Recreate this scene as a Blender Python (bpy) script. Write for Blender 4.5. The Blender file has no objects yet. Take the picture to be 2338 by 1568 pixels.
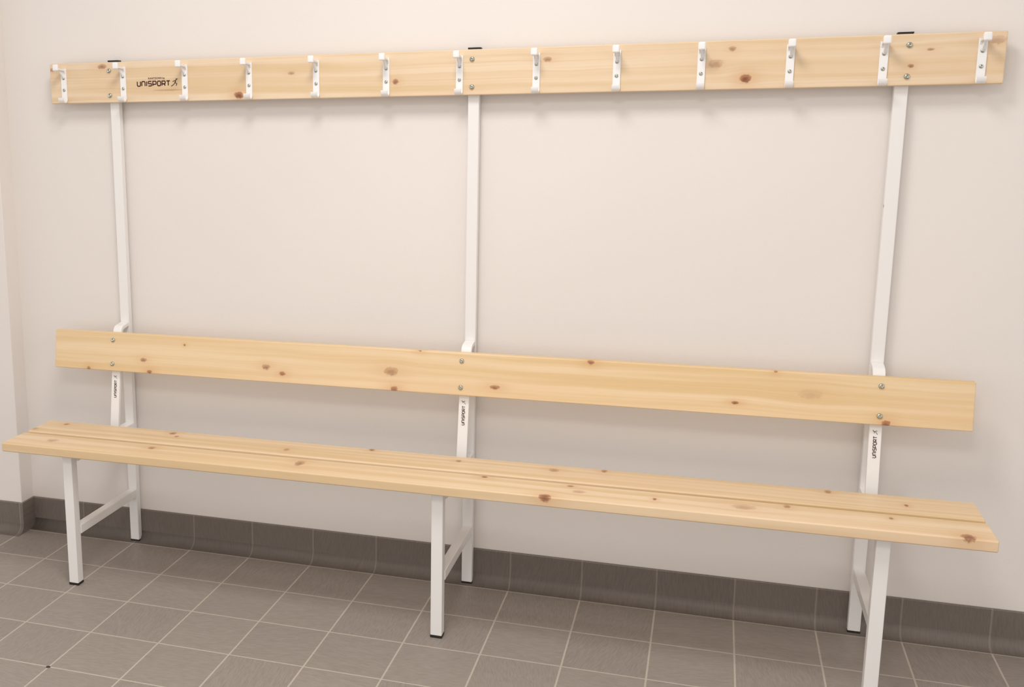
import bpy, bmesh, math, random
from mathutils import Vector, Matrix
random.seed(4)
scn=bpy.context.scene
COL=scn.collection
scn.view_settings.view_transform='Standard'
scn.view_settings.look='None'
scn.view_settings.exposure=-0.02
ZOOM=(1,1169,784)

# ------------------------------------------------------------ node helper
class N:
    def __init__(s,name):
        s.m=bpy.data.materials.new(name);s.m.use_nodes=True
        s.t=s.m.node_tree;s.n=s.t.nodes;s.l=s.t.links
        s.b=s.n['Principled BSDF']
    def new(s,k,**kw):
        x=s.n.new(k)
        for a,b in kw.items(): setattr(x,a,b)
        return x
    def put(s,sock,v):
        if isinstance(v,bpy.types.NodeSocket): s.l.new(v,sock)
        else: sock.default_value=v
    def math(s,op,a,b=0.0,c=None,clamp=False):
        x=s.new('ShaderNodeMath',operation=op);x.use_clamp=clamp
        s.put(x.inputs[0],a);s.put(x.inputs[1],b)
        if c is not None:s.put(x.inputs[2],c)
        return x.outputs[0]
    def mix(s,f,a,b,mode='MIX'):
        x=s.new('ShaderNodeMix',data_type='RGBA',blend_type=mode)
        s.put(x.inputs[0],f);s.put(x.inputs[6],a);s.put(x.inputs[7],b)
        return x.outputs[2]
    def comb(s,x,y,z):
        c=s.new('ShaderNodeCombineXYZ')
        for i,v in enumerate((x,y,z)): s.put(c.inputs[i],v)
        return c.outputs[0]
    def obj(s):
        t=s.new('ShaderNodeTexCoord');p=s.new('ShaderNodeSeparateXYZ')
        s.l.new(t.outputs['Object'],p.inputs[0]);return p.outputs,t.outputs['Object']
    def noise(s,vec,scale,detail=2,rough=.5,dist=0):
        x=s.new('ShaderNodeTexNoise');s.put(x.inputs['Vector'],vec)
        x.inputs['Scale'].default_value=scale;x.inputs['Detail'].default_value=detail
        x.inputs['Roughness'].default_value=rough;x.inputs['Distortion'].default_value=dist
        return x.outputs[0]
    def ramp(s,f,lo,hi,a=0.,b=1.):
        x=s.new('ShaderNodeMapRange');x.interpolation_type='SMOOTHSTEP'
        s.put(x.inputs[0],f);x.inputs[1].default_value=lo;x.inputs[2].default_value=hi
        x.inputs[3].default_value=a;x.inputs[4].default_value=b
        return x.outputs[0]
    def bump(s,h,strength,dist=.001):
        x=s.new('ShaderNodeBump');x.inputs['Strength'].default_value=strength
        x.inputs['Distance'].default_value=dist;s.put(x.inputs['Height'],h)
        s.l.new(x.outputs[0],s.b.inputs['Normal'])
    def fin(s,col,rough,metal=0.,spec=.5):
        s.put(s.b.inputs['Base Color'],col);s.put(s.b.inputs['Roughness'],rough)
        s.b.inputs['Metallic'].default_value=metal
        s.b.inputs['Specular IOR Level'].default_value=spec
        return s.m
def lin(r,g,b):
    f=lambda c:(c/255/12.92 if c/255<=.04045 else ((c/255+.055)/1.055)**2.4)
    return (f(r),f(g),f(b),1)

def plain(name,col,rough,metal=0,spec=.5,var=.04,scale=30):
    m=N(name);_,v=m.obj()
    n=m.noise(v,scale,1)
    c=m.mix(m.math('MULTIPLY',n,var*4,clamp=True),col,tuple(x*(1-var*2) for x in col[:3])+(1,))
    return m.fin(c,rough,metal,spec)

def wall_mat(name,col):
    m=N(name);_,v=m.obj()
    n=m.noise(v,1.3,1,.6);f=m.noise(v,150,2,.6)
    c=m.mix(m.ramp(n,.3,.7),col,tuple(x*.975 for x in col[:3])+(1,))
    m.bump(f,.16,.0015)
    return m.fin(c,.8,0,.2)

def wood_mat(name,axis,knots,center,thick_axis,seed,base=(222,186,134),ls=.24,wface=0.):
    """axis = across-grain axis index, grain runs along x; knots in board coordinates"""
    m=N(name);p,_=m.obj()
    x=p[0];v=p[axis];w=p[thick_axis]
    wob=m.noise(m.comb(m.math('MULTIPLY',x,2.2),m.math('MULTIPLY',v,6),seed),1,2,.5)
    g=m.math('ADD',v,m.math('MULTIPLY',m.math('SUBTRACT',wob,.5),.022))
    kn=None;halo=None;core=None
    en=m.noise(m.comb(x,v,m.math('ADD',w,seed)),140,2,.6)
    en=m.math('MULTIPLY',m.math('SUBTRACT',en,.5),.8)
    ww=m.math('DIVIDE',m.math('SUBTRACT',w,wface),.016)
    ww=m.math('MULTIPLY',ww,ww)
    for (kx,kv,rx,rv,dk) in knots:
        dx=m.math('DIVIDE',m.math('SUBTRACT',x,kx-center[0]),rx)
        dv=m.math('DIVIDE',m.math('SUBTRACT',v,kv-center[1]),rv)
        r2=m.math('ADD',m.math('ADD',m.math('MULTIPLY',dx,dx),m.math('MULTIPLY',dv,dv)),ww)
        d=m.math('ADD',m.math('SQRT',r2),en)
        a=m.ramp(d,.75,1.1,dk,0.)
        e=m.math('EXPONENT',m.math('MULTIPLY',r2,-.16))
        h=m.math('MULTIPLY',e,dk)
        g=m.math('SUBTRACT',g,m.math('MULTIPLY',m.math('MULTIPLY',e,rv*.75),m.math('TANH',dv)))
        c=m.ramp(m.math('ADD',d,m.math('MULTIPLY',dv,.5)),.1,.8,dk,0.)
        kn=a if kn is None else m.math('MAXIMUM',kn,a)
        halo=h if halo is None else m.math('MAXIMUM',halo,h)
        core=c if core is None else m.math('MAXIMUM',core,c)
    gv=m.comb(m.math('MULTIPLY',x,.8),m.math('MULTIPLY',g,38),m.math('ADD',m.math('MULTIPLY',w,25),seed))
    bands=m.noise(gv,1,2,.5)
    gv2=m.comb(m.math('MULTIPLY',x,1.2),m.math('MULTIPLY',g,230),m.math('ADD',m.math('MULTIPLY',w,90),seed+7))
    lines=m.noise(gv2,1,2,.55)
    gv3=m.comb(m.math('MULTIPLY',x,22),m.math('MULTIPLY',v,900),m.math('MULTIPLY',w,500))
    fine=m.noise(gv3,1,1,.6)
    r_,g_,b_=base
    B=lin(*base);D=lin(r_-7,g_-11,b_-17);L=lin(min(255,r_+5),min(255,g_+6),b_+10)
    c=m.mix(m.ramp(bands,.35,.68),L,D)
    c=m.mix(m.math('MULTIPLY',m.ramp(lines,.5,.75),ls),c,lin(r_-22,g_-38,b_-52))
    c=m.mix(m.math('MULTIPLY',m.ramp(fine,.5,.8),.10),c,lin(r_-30,g_-45,b_-55))
    big=m.noise(m.comb(m.math('MULTIPLY',x,1.1),m.math('MULTIPLY',g,9),seed+3),1,1,.5)
    c=m.mix(m.math('MULTIPLY',m.ramp(big,.5,.8),.3),c,lin(r_-4,g_-18,b_-24))
    c=m.mix(m.math('MULTIPLY',halo,.5),c,lin(206,156,108))
    c=m.mix(m.math('MULTIPLY',kn,.92),c,lin(164,108,74))
    c=m.mix(m.math('MULTIPLY',core,.75),c,lin(108,62,44))
    m.bump(fine,.1,.0004)
    return m.fin(c,m.math('ADD',.36,m.math('MULTIPLY',bands,.1)),0,.35)

def tile_mat(name,vertical=False):
    P=.2;G=.0046
    m=N(name);p,_=m.obj()
    x=m.math('DIVIDE',m.math('SUBTRACT',p[0],.3559),P)
    if vertical: y=m.math('MULTIPLY',p[2],0.0)
    else: y=m.math('DIVIDE',m.math('ADD',p[1],.0376),P)
    ix=m.math('FLOOR',x);iy=m.math('FLOOR',y)
    fx=m.math('SUBTRACT',x,ix);fy=m.math('SUBTRACT',y,iy)
    def edge(f): return m.math('MULTIPLY',m.math('SUBTRACT',.5,m.math('ABSOLUTE',m.math('SUBTRACT',f,.5))),P)
    e=edge(fx)
    if not vertical: e=m.math('MINIMUM',e,edge(fy))
    jig=m.math('MULTIPLY',m.math('SUBTRACT',m.noise(m.comb(p[0],p[1],p[2]),90,1),.5),.0012)
    grout=m.ramp(m.math('ADD',e,jig),G*.36,G*.64,1,0)
    wn=m.new('ShaderNodeTexWhiteNoise',noise_dimensions='3D');m.put(wn.inputs['Vector'],m.comb(ix,iy,3.3))
    r=wn.outputs['Value']
    wn2=m.new('ShaderNodeTexWhiteNoise',noise_dimensions='3D');m.put(wn2.inputs['Vector'],m.comb(ix,iy,8.1))
    if vertical: a,b=p[2],p[0]
    else:
        flip=m.math('GREATER_THAN',r,.5);nf=m.math('SUBTRACT',1,flip)
        a=m.math('ADD',m.math('MULTIPLY',p[0],flip),m.math('MULTIPLY',p[1],nf))
        b=m.math('ADD',m.math('MULTIPLY',p[1],flip),m.math('MULTIPLY',p[0],nf))
    off=m.math('MULTIPLY',wn2.outputs['Value'],40)
    ang=m.math('MULTIPLY',m.math('SUBTRACT',wn2.outputs['Value'],.5),.5)
    b2=m.math('ADD',b,m.math('MULTIPLY',a,ang))
    # short fine brushed strokes, unevenly distributed
    s1=m.noise(m.comb(m.math('ADD',m.math('MULTIPLY',a,34),off),m.math('MULTIPLY',b2,330),off),1,3,.6)
    s2=m.noise(m.comb(m.math('ADD',m.math('MULTIPLY',a,45),off),m.math('MULTIPLY',b2,700),off),1,2,.6)
    s3=m.noise(m.comb(p[0],p[1],p[2]),22,3,.6)
    if vertical: A=lin(120,111,104);Dk=lin(113,104,97);Lt=lin(130,121,114);GR=lin(150,140,131)  # upright base tiles: colours darkened to paint in the shade on that face
    else: A=lin(154,145,137);Dk=lin(144,135,127);Lt=lin(174,166,158);GR=lin(192,182,170)
    c=m.mix(m.ramp(s1,.34,.6),Dk,A)
    patch=m.ramp(s3,.38,.62)
    c=m.mix(m.math('MULTIPLY',m.math('MULTIPLY',m.ramp(s1,.58,.75),patch),.55),c,Lt)
    c=m.mix(m.math('MULTIPLY',m.math('MULTIPLY',m.ramp(s2,.58,.75),patch),.5),c,Lt)
    c=m.mix(m.math('MULTIPLY',m.math('MULTIPLY',m.ramp(s2,.22,.4,1,0),m.ramp(s3,.45,.65)),.75),c,lin(104,95,88))
    c=m.mix(m.math('MULTIPLY',m.ramp(s3,.45,.8),.3),c,Dk)
    tone=m.math('ADD',.95,m.math('MULTIPLY',r,.09))
    c=m.mix(1.0,c,m.comb(tone,tone,tone),'MULTIPLY')
    c=m.mix(m.math('MULTIPLY',grout,.88 if not vertical else .6),c,GR)
    h=m.math('ADD',m.math('MULTIPLY',s1,.12),m.math('SUBTRACT',1,grout))
    m.bump(h,.4,.0012)
    return m.fin(c,m.math('ADD',.45,m.math('MULTIPLY',grout,.35)),0,.35)

# ------------------------------------------------------------ materials
M_wall=wall_mat('painted_wall',lin(232,226,221))
M_ceil=wall_mat('painted_ceiling',lin(238,235,232))
M_floor=tile_mat('floor_tile')
M_base=tile_mat('shaded_base_tile',True)
M_steel=plain('white_powder_coat',lin(236,234,232),.35,0,.5,.01)
M_hook=plain('white_hook_enamel',lin(240,239,239),.28,0,.5,.01)
M_black=plain('black_plastic',lin(30,26,24),.5)
M_zinc=plain('zinc_plated_steel',lin(190,192,180),.25,1.0,.5,.06,400)
M_ink=plain('dark_brown_print',lin(66,28,22),.6)
M_stick=plain('sticker_film',lin(236,233,230),.4)
M_chip=plain('bare_chipped_metal',lin(70,62,58),.6)

# ------------------------------------------------------------ mesh helpers
WL={}
def mk(name,bm,mats,loc=(0,0,0),parent=None,smooth=False,bevel=0,seg=2,rot=None):
    me=bpy.data.meshes.new(name)
    loc=Vector(loc)
    if rot is None:
        bmesh.ops.translate(bm,verts=bm.verts,vec=-loc)
    bmesh.ops.recalc_face_normals(bm,faces=bm.faces)
    bm.to_mesh(me);bm.free()
    for m in mats: me.materials.append(m)
    if smooth:
        for q in me.polygons:q.use_smooth=True
    o=bpy.data.objects.new(name,me);COL.objects.link(o)
    place(o,loc,parent)
    if rot is not None:o.rotation_euler=rot
    if bevel:
        b=o.modifiers.new('bevel','BEVEL');b.width=bevel;b.segments=seg;b.limit_method='ANGLE';b.angle_limit=math.radians(40)
        for q in me.polygons:q.use_smooth=True
        w=o.modifiers.new('wn','WEIGHTED_NORMAL');w.keep_sharp=True
    return o
def place(o,loc,parent):
    WL[o.name]=Vector(loc)
    if parent is not None:
        o.parent=parent;o.location=Vector(loc)-WL[parent.name]
    else:o.location=loc
def box(bm,x0,x1,y0,y1,z0,z1,mi=0):
    vs=[bm.verts.new(c) for c in ((x0,y0,z0),(x1,y0,z0),(x1,y1,z0),(x0,y1,z0),(x0,y0,z1),(x1,y0,z1),(x1,y1,z1),(x0,y1,z1))]
    for f in ((0,3,2,1),(4,5,6,7),(0,1,5,4),(1,2,6,5),(2,3,7,6),(3,0,4,7)):
        fc=bm.faces.new([vs[i] for i in f]);fc.material_index=mi
    return vs
def sweep(bm,path,t,x0,x1,mi=0):
    """rectangular strip: path in (y,z), thickness t centred, width x0..x1"""
    n=len(path);L=[];R=[]
    for i,pt in enumerate(path):
        a=Vector(path[max(0,i-1)]);b=Vector(path[min(n-1,i+1)])
        if 0<i<n-1:
            d1=(Vector(pt)-a).normalized();d2=(b-Vector(pt)).normalized();d=(d1+d2).normalized()
            k=1/max(.5,d.dot(d1))
        else:d=(b-a).normalized();k=1
        nn=Vector((-d.y,d.x))*t/2*k
        L.append(Vector(pt)+nn);R.append(Vector(pt)-nn)
    ring=[]
    for l,r in zip(L,R):
        ring.append([bm.verts.new((x0,l.x,l.y)),bm.verts.new((x1,l.x,l.y)),bm.verts.new((x1,r.x,r.y)),bm.verts.new((x0,r.x,r.y))])
    for i in range(n-1):
        for j in range(4):
            f=bm.faces.new((ring[i][j],ring[i][(j+1)%4],ring[i+1][(j+1)%4],ring[i+1][j]));f.material_index=mi
    for rg in (ring[0],ring[-1]):
        f=bm.faces.new(rg);f.material_index=mi
def dome(bm,x,y,z,r,h,mi=0,tilt=0,socket=True):
    """button-head bolt pointing to -y"""
    prof=[(r,0),(r,.25*h),(r*.93,.55*h),(r*.75,.82*h),(r*.48,h)]
    if socket: prof+=[(r*.40,h),(r*.36,h*.45),(0,h*.42)]
    else: prof+=[(0,h*1.05)]
    n=20;rings=[]
    T=Matrix.Rotation(tilt,3,'X')
    for (rr,hh) in prof:
        if rr==0:
            v=T@Vector((0,-hh,0));rings.append([bm.verts.new((x+v.x,y+v.y,z+v.z))]);continue
        rg=[]
        for i in range(n):
            a=2*math.pi*i/n;v=T@Vector((rr*math.cos(a),-hh,rr*math.sin(a)));rg.append(bm.verts.new((x+v.x,y+v.y,z+v.z)))
        rings.append(rg)
    for a,b in zip(rings[:-1],rings[1:]):
        for i in range(n):
            if len(b)==1: f=bm.faces.new((a[i],a[(i+1)%n],b[0]))
            else: f=bm.faces.new((a[i],a[(i+1)%n],b[(i+1)%n],b[i]))
            f.material_index=mi;f.smooth=True

# ------------------------------------------------------------ lettering (flat strokes, x right, z up, faces -y)
GL={
'U':[[(0,1),(0,.2),(.2,0),(.8,0),(1,.2),(1,1)]],
'N':[[(0,0),(0,.8),(.2,1),(.8,1),(1,.8),(1,0)]],
'I':[[(.5,0),(.5,1)]],
'S':[[(1,1),(.15,1),(0,.85),(0,.62),(.12,.5),(.88,.5),(1,.38),(1,.15),(.85,0),(0,0)]],
'P':[[(0,0),(0,1),(.85,1),(1,.85),(1,.48),(.85,.33),(.0,.33)]],
'O':[[(.2,0),(.8,0),(1,.2),(1,.8),(.8,1),(.2,1),(0,.8),(0,.2),(.2,0)]],
'R':[[(0,0),(0,1),(.85,1),(1,.85),(1,.52),(.85,.4),(.0,.4)],[(.55,.4),(1,0)]],
'T':[[(-.05,1),(1.05,1)],[(.5,1),(.5,0)]]}
def stroke(bm,pts,th,mi,y):
    n=len(pts);ring=[]
    closed=(Vector(pts[0])-Vector(pts[-1])).length<1e-6
    for i in range(n):
        p=Vector(pts[i])
        a=Vector(pts[i-1]) if i>0 else (Vector(pts[-2]) if closed else None)
        b=Vector(pts[i+1]) if i<n-1 else (Vector(pts[1]) if closed else None)
        if a is None: d=(b-p).normalized();k=1
        elif b is None: d=(p-a).normalized();k=1
        else:
            d1=(p-a).normalized();d=(d1+(b-p).normalized()).normalized();k=1/max(.5,d.dot(d1))
        nn=Vector((-d.y,d.x))*th/2*k
        ring.append((bm.verts.new((p.x+nn.x,y,p.y+nn.y)),bm.verts.new((p.x-nn.x,y,p.y-nn.y))))
    for i in range(n-1):
        f=bm.faces.new((ring[i][0],ring[i][1],ring[i+1][1],ring[i+1][0]));f.material_index=mi
def word(bm,txt,x0,z0,width,h,th,mi,y=0):
    u=0;adv=[]
    for c in txt:
        w=.18 if c=='I' else 1.0
        adv.append((c,u,w));u+=w+.42
    tot=u-.42;s=width/tot
    for c,a,w in adv:
        for st in GL[c]:
            if c=='I': pts=[(x0+(a+.09)*s,z0+q[1]*h) for q in st]
            else: pts=[(x0+(a+q[0]*w)*s,z0+q[1]*h) for q in st]
            stroke(bm,pts,th,mi,y)
def disc(bm,cx,cz,r,mi,y):
    f=bm.faces.new([bm.verts.new((cx+r*math.cos(a*math.pi/6),y,cz+r*math.sin(a*math.pi/6))) for a in range(12)]);f.material_index=mi
def runner(bm,x,z,s,mi,y=0):
    P=lambda *q:[(x+a*s,z+b*s) for a,b in q]
    disc(bm,x+.42*s,z+.93*s,.085*s,mi,y)
    stroke(bm,P((.30,.78),(.22,.45)),.16*s,mi,y-.00001)
    stroke(bm,P((-.15,.62),(.28,.76),(.62,.98)),.085*s,mi,y-.00002)
    stroke(bm,P((.22,.48),(.48,.30),(.36,.05)),.10*s,mi,y-.00003)
    stroke(bm,P((.22,.46),(-.02,.20),(-.38,.0)),.10*s,mi,y-.00004)
def text_faces(txt,size):
    cu=bpy.data.curves.new('t','FONT');cu.body=txt;cu.size=size;cu.offset=size*.035
    cu.space_character=1.12
    o=bpy.data.objects.new('t',cu);COL.objects.link(o)
    bpy.context.view_layer.update()
    dg=bpy.context.evaluated_depsgraph_get()
    me=bpy.data.meshes.new_from_object(o.evaluated_get(dg))
    bpy.data.objects.remove(o);return me

# ------------------------------------------------------------ room
CZ=2.9
def struct(name,bm,mats,bev=0):
    o=mk(name,bm,mats,bevel=bev);o['kind']='structure';return o
bm=bmesh.new();box(bm,-3.2,3.4,-4.4,.2,-.1,0);struct('floor',bm,[M_floor])
bm=bmesh.new();box(bm,-1.44,3.4,.008,.16,-.1,CZ);struct('wall_back',bm,[M_wall])
bm=bmesh.new();box(bm,-3.2,-1.44,-.060,.16,-.1,CZ);struct('wall_left',bm,[M_wall],.003)
bm=bmesh.new();box(bm,-3.2,3.4,-4.4,.16,CZ,CZ+.1);struct('ceiling',bm,[M_ceil])
def skirt(name,x0,x1,yf,yb):
    bm=bmesh.new();r=.030
    prof=[(yb,.102),(yf+.002,.102),(yf,.1)]
    for a in range(0,91,15):
        prof.append((yf-r*(1-math.cos(math.radians(a))),r*(1-math.sin(math.radians(a)))+.001))
    prof.append((yf-.0376+.002,.001));prof.append((yf-.0376+.002,-.02));prof.append((yb,-.02))
    A=[bm.verts.new((x0,a,b)) for a,b in prof];B=[bm.verts.new((x1,a,b)) for a,b in prof]
    n=len(prof)
    for i in range(n): 
        f=bm.faces.new((A[i],A[(i+1)%n],B[(i+1)%n],B[i]));f.smooth=(3<=i<9)
    bm.faces.new(A);bm.faces.new(B)
    o=mk(name,bm,[M_base]);o['kind']='structure';return o
skirt('baseboard_back',-1.432,3.4,0,.0079)
skirt('baseboard_left',-3.2,-1.432,-.068,-.0601)
bm=bmesh.new();box(bm,-1.4399,-1.4321,-.0600,.0079,-.02,.102)
struct('baseboard_corner',bm,[M_base])

# ------------------------------------------------------------ bench
bench=bpy.data.objects.new('changing_room_bench',None);COL.objects.link(bench);place(bench,(0,-.2,0),None)
bench['label']='long pine bench with white steel frame, backrest and coat hook rail'
bench['category']='bench'
FX=[-1.046,.034,1.047]

def board(name,x0,x1,y0,y1,z0,z1,mat,parent,bev=.003,slope=0):
    bm=bmesh.new();box(bm,x0,x1,y0,y1,z0,z1)
    c=((x0+x1)/2,(y0+y1)/2,(z0+z1)/2)
    if slope:
        for v in bm.verts: v.co.y+=(v.co.z-c[2])*slope
    return mk(name,bm,[mat],c,parent,bevel=bev,seg=3)
K_rail=[(-1.240,1.481,.012,.006,.5),(-1.071,1.486,.016,.007,.6),(-.634,1.395,.015,.010,.95),(-.474,1.451,.011,.005,.4),(-.175,1.421,.009,.007,.7),
(.228,1.467,.012,.006,.5),(.635,1.444,.018,.011,.35),(.671,1.478,.009,.006,.5),(.704,1.407,.013,.010,1),(1.060,1.426,.007,.005,.7),(1.098,1.462,.009,.003,.5),(1.228,1.479,.022,.010,.3),(-.855,1.414,.06,.003,.3)]
K_back=[(-1.130,.585,.008,.006,.8),(-.943,.621,.012,.006,.6),(-.921,.586,.010,.007,.9),(-.807,.673,.004,.003,.8),(-.544,.624,.013,.008,.55),(-.494,.608,.011,.006,.8),(-.170,.635,.022,.012,.45),(-.159,.587,.014,.009,.85),(-.091,.698,.009,.005,.9),(.120,.610,.015,.006,.75),(.368,.692,.012,.007,.9),(.725,.612,.010,.004,.9),(.815,.696,.007,.005,.8),(1.065,.586,.012,.009,.95),(.896,.645,.03,.012,.15)]
K_sb=[(-1.234,-.259,.01,.01,.3),(-1.169,-.188,.010,.01,.5),(-.811,-.184,.012,.012,.6),(-.786,-.210,.008,.008,.5),(-.432,-.238,.01,.012,.4),(-.205,-.170,.009,.01,.7),(.045,-.199,.009,.01,.5),(.296,-.204,.014,.014,.4),(.420,-.173,.008,.012,.6),(.944,-.177,.009,.014,.5),(1.106,-.229,.005,.008,.8)]
K_sf=[(-.801,-.335,.012,.012,.5),(-.354,-.344,.014,.022,.5),(-1.113,-.353,.02,.015,.3),(.136,-.312,.009,.007,.8),(.303,-.414,.015,.014,.85),(.352,-.320,.009,.007,.6),(.376,-.356,.018,.012,.3),(.553,-.357,.005,.008,.8),(.751,-.352,.028,.018,.3),(.846,-.318,.009,.012,.5),(1.061,-.332,.005,.008,.6),(1.200,-.406,.015,.016,.8)]
RC=(0,-.032,(1.3808+1.4978)/2)
rail=board('hook_rail',-1.25,1.25,-.042,-.022,1.3808,1.4978,wood_mat('pine_hook_rail',2,K_rail,(0,RC[2]),1,2.3,(228,205,172),.24,-.010),bench)
rail['label']='pine board carrying a row of white coat hooks'
back=board('backrest',-1.25,1.25,-.100,-.080,.5811,.6961,wood_mat('pine_backrest',2,K_back,(0,.6386),1,9.1,(228,202,161),.2,-.010),bench,slope=.157)
s1=board('seat_slat',-1.243,1.257,-.4183,-.303,.3985,.4248,wood_mat('pine_seat_front',1,K_sf,(.007,(-.4183-.303)/2),2,15.4,(229,205,170),.15,.013),bench,bev=.004)
s2=board('seat_slat',-1.243,1.257,-.285,-.160,.3985,.4248,wood_mat('pine_seat_back',1,K_sb,(.007,(-.285-.16)/2),2,21.7,(227,202,165),.15,.013),bench,bev=.004)
def bolt(x,y,z,r,h,parent,tilt=0):
    bm=bmesh.new();dome(bm,x,y,z,r,h,0,tilt)
    return mk('bolt',bm,[M_zinc],(x,y,z),parent)
for x in (-1.048,.033,1.0535):
    for z in (1.473,1.402): bolt(x,-.0419,z,.0068,.0048,rail)
for x in (-1.048,.027,1.051):
    for z in (.6745,.603): bolt(x,-.100+(z-.6386)*.157+.0002,z,.0068,.0048,back,-.156)

# printed mark on the rail
bm=bmesh.new()
word(bm,'UNISPORT',-.956,1.4265,.106,.0130,.0034,0,0)
runner(bm,-.838,1.424,.0215,0,0)
me=text_faces('KANTZOWS by',.0100)
xs=[v.co.x for v in me.vertices]
sc=.054/(max(xs)-min(xs));T=Matrix.Translation((-.920,0,1.4455))@Matrix.Rotation(math.pi/2,4,'X')@Matrix.Scale(sc,4)
me.transform(T);bm.from_mesh(me)
for f in bm.faces:f.material_index=0
bmesh.ops.translate(bm,verts=bm.verts,vec=(0,-.0422,0))
lg=mk('printed_logo',bm,[M_ink],(-.9,-.0422,1.434),rail);lg['label']='dark brown lettering UNISPORT with a small leaping figure'

# coat hook
def hook_mesh():
    bm=bmesh.new();w=.0092
    low=[(-.002,1.478-1.43),(-.002,1.400-1.43)]+[(-.0125+.0105*math.cos(math.radians(a)),(1.3945-1.43)+.0105*math.sin(math.radians(a))) for a in range(0,-181,-30)]
    low+=[(-.0235,1.398-1.43)]
    sweep(bm,[(-.002,.053)]+low,.0036,-w,w)
    sweep(bm,[(-.0022,.040),(-.006,.0465),(-.013,.0490),(-.028,.0500),(-.044,.0510)],.0050,-w*.75,w*.75)
    A=[(-.003,.048),(-.034,.050),(-.003,.022)]
    v0=[bm.verts.new((-.0022,a,b)) for a,b in A];v1=[bm.verts.new((.0022,a,b)) for a,b in A]
    bm.faces.new(v0);bm.faces.new(v1)
    for i in range(3): bm.faces.new((v0[i],v0[(i+1)%3],v1[(i+1)%3],v1[i]))
    vs=box(bm,-.0088,.0088,-.0500,-.0395,.0445,.0640)
    es=set(e for v in vs for e in v.link_edges)
    bmesh.ops.bevel(bm,geom=list(es),offset=.0042,segments=3,affect='EDGES',profile=.5)
    dome(bm,0,-.0036,.025,.0046,.0028,1);dome(bm,0,-.0036,-.0095,.0046,.0028,1)
    return bm
h0=None
for k in range(13):
    x=-1.2015+.2003*k;z=1.430
    if h0 is None:
        bm=hook_mesh();h0=mk('coat_hook',bm,[M_hook,M_zinc],(x,-.042,z),rail,bevel=.0010,rot=(0,0,0))
        h0['label']='white double coat hook with two screws'
    else:
        o=h0.copy();COL.objects.link(o);o.parent=rail;o.location=Vector((x,-.042,z))-WL[rail.name]

def ysup(z): return -.080+(z-.6386)*.157
def sticker(x,parent):
    bm=bmesh.new()
    f=bm.faces.new([bm.verts.new(c) for c in ((-.038,0,-.0075),(.038,0,-.0075),(.038,0,.0075),(-.038,0,.0075))]);f.material_index=0
    word(bm,'UNISPORT',-.033,-.0038,.052,.0072,.0017,1,-.0003)
    runner(bm,.028,-.0045,.0105,1,-.0003)
    bm.transform(Matrix.Rotation(-.156,4,'X')@Matrix.Rotation(-math.pi/2,4,'Y'))
    zc=.530
    o=mk('maker_sticker',bm,[M_stick,M_ink],(x,ysup(zc)-.0004,zc),parent,rot=(0,0,0))
    o['label']='small white sticker reading UNISPORT in dark letters';return o
for i,x in enumerate(FX):
    w=.015
    bm=bmesh.new();box(bm,x-w,x+w,-.3544,-.022,.3705,.3955)
    fr=mk('leg_frame',bm,[M_steel],(x,-.2,0),bench,bevel=.0015)
    fr['label']='white powder-coated square tube frame'
    bm=bmesh.new();box(bm,x-.034,x+.026,-.400,-.17,.3956,.3983)
    mk('slat_bracket',bm,[M_steel],(x,-.2,.4),fr)
    bm=bmesh.new();box(bm,x-.0125,x+.0125,-.3544,-.0221,.150,.176)
    mk('stretcher',bm,[M_steel],(x,-.2,.16),fr,bevel=.0015)
    bm=bmesh.new();box(bm,x-w-.004,x+w-.004,-.3840,-.3545,.006,.3955)
    mk('front_leg',bm,[M_steel],(x-.004,-.369,0),fr,bevel=.002)
    bm=bmesh.new();box(bm,x-w,x+w,-.0220,-.0005,.006,1.4995)
    mk('back_post',bm,[M_steel],(x,-.011,0),fr,bevel=.002)
    t=.012;zt=.700;c0=ysup(zt)+t/2
    pts=[(ysup(.3985)+t/2,.3985),(c0-.002,zt-.008),(c0+.0005,zt),(c0+.005,zt+.005),(c0+.012,zt+.0075),(-.0221,zt+.012)]
    bm=bmesh.new();sweep(bm,pts,t,x-w+.001,x+w-.001)
    mk('backrest_support',bm,[M_steel],(x,-.1,.4),fr,bevel=.0015)
    bm=bmesh.new();box(bm,x-w-.0045,x+w-.0035,-.3845,-.3540,.0002,.0075)
    mk('foot_cap',bm,[M_black],(x-.004,-.369,0),fr,bevel=.001)
    bm=bmesh.new();box(bm,x-w-.0005,x+w+.0005,-.0225,-.0003,.0012,.0075)
    mk('foot_cap',bm,[M_black],(x,-.011,0),fr,bevel=.001)
    bm=bmesh.new();box(bm,x-w-.002,x+w+.002,-.0222,-.0003,1.4995,1.5040)
    mk('post_cap',bm,[M_black],(x,-.011,1.5),fr,bevel=.001)
    sticker(x,fr)
    if i==2:
        bm=bmesh.new()
        f=[bm.verts.new(c) for c in ((x-w-.0003,-.016,1.105),(x-w-.0003,-.012,1.101),(x-w-.0003,-.015,1.096),(x-w-.0003,-.019,1.099))]
        bm.faces.new(f);mk('paint_chip',bm,[M_chip],(x-w,-.015,1.1),fr)

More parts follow.
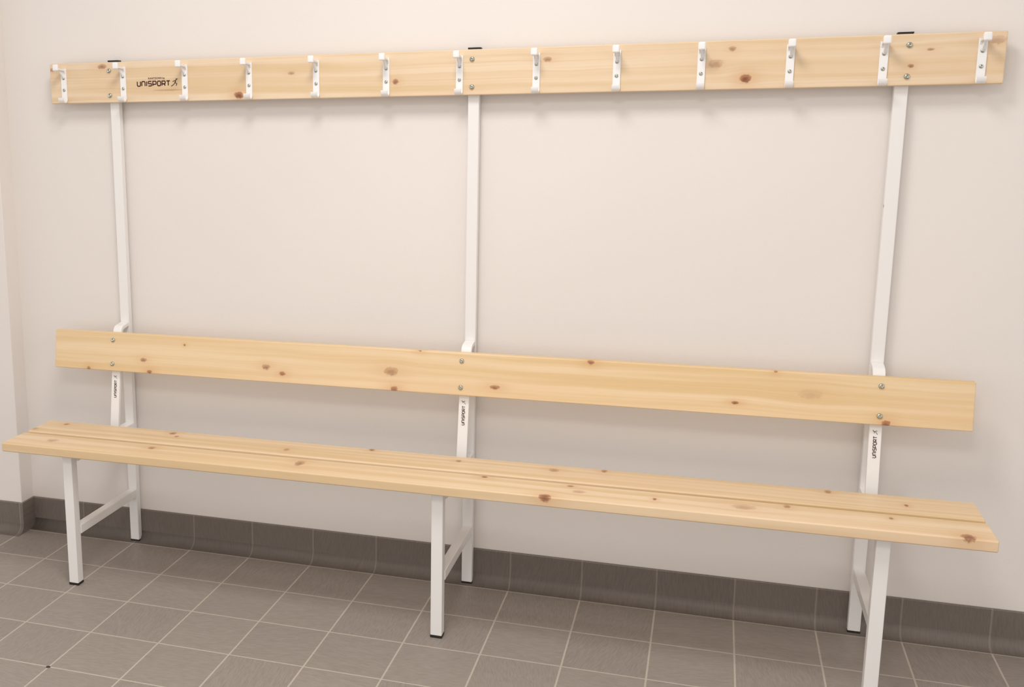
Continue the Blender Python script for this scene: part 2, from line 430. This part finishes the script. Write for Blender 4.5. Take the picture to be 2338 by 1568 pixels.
# floor crumb
bm=bmesh.new();bmesh.ops.create_icosphere(bm,subdivisions=2,radius=.003)
for v in bm.verts: v.co=Vector((v.co.x*1.6*(1+.3*random.random()),v.co.y*(1+.5*random.random()),max(v.co.z,-.0015)*.7))
cr=mk('dirt_crumb',bm,[M_black],(-.844,-.84,.0011),None,rot=(0,0,.4))
cr['label']='tiny dark crumb of dirt on the floor tiles';cr['category']='dirt'

# ------------------------------------------------------------ lights
def lamp(name,loc,sx,sy,e,col):
    L=bpy.data.lights.new(name,'AREA');L.shape='RECTANGLE';L.size=sx;L.size_y=sy;L.energy=e;L.color=col
    o=bpy.data.objects.new(name,L);COL.objects.link(o);o.location=loc;return o
def fixture(loc,sx,sy):
    bm=bmesh.new();box(bm,loc[0]-sx/2-.03,loc[0]+sx/2+.03,loc[1]-sy/2-.03,loc[1]+sy/2+.03,loc[2]+.004,CZ-.0001)
    o=mk('ceiling_lamp',bm,[M_steel],(loc[0],loc[1],CZ),None,bevel=.004)
    o['label']='square white ceiling light panel';o['category']='lamp'
for i,(loc,e) in enumerate((((0,-1.4,CZ-.07),30),((.3,-3.3,CZ-.07),30))):
    fixture(loc,.7,.7);lamp('panel_light',loc,.7,.7,e,(1,.962,.932))
w=bpy.data.worlds.new('World');scn.world=w;w.use_nodes=True
w.node_tree.nodes['Background'].inputs[0].default_value=(1,.96,.925,1)
w.node_tree.nodes['Background'].inputs[1].default_value=1.08

# ------------------------------------------------------------ camera
y,p,r=.3509,-.1963,-.0146
fw=Vector((-math.sin(y)*math.cos(p),math.cos(y)*math.cos(p),math.sin(p)))
rt=Vector((math.cos(y),math.sin(y),0));up=rt.cross(fw)
r2=rt*math.cos(r)+up*math.sin(r);u2=-rt*math.sin(r)+up*math.cos(r)
cd=bpy.data.cameras.new('camera');cam=bpy.data.objects.new('camera',cd);COL.objects.link(cam)
Mx=Matrix((r2,u2,-fw)).transposed().to_4x4();Mx.translation=Vector((.6469,-3.0150,1.3242))
cam.matrix_world=Mx
cd.sensor_width=36;k,u,v=ZOOM;cd.lens=2541.65*36/2338*k
cd.shift_x=k*(u-699.23)/2338;cd.shift_y=k*(778.19-v)/2338;cd.clip_start=.05
scn.camera=cam
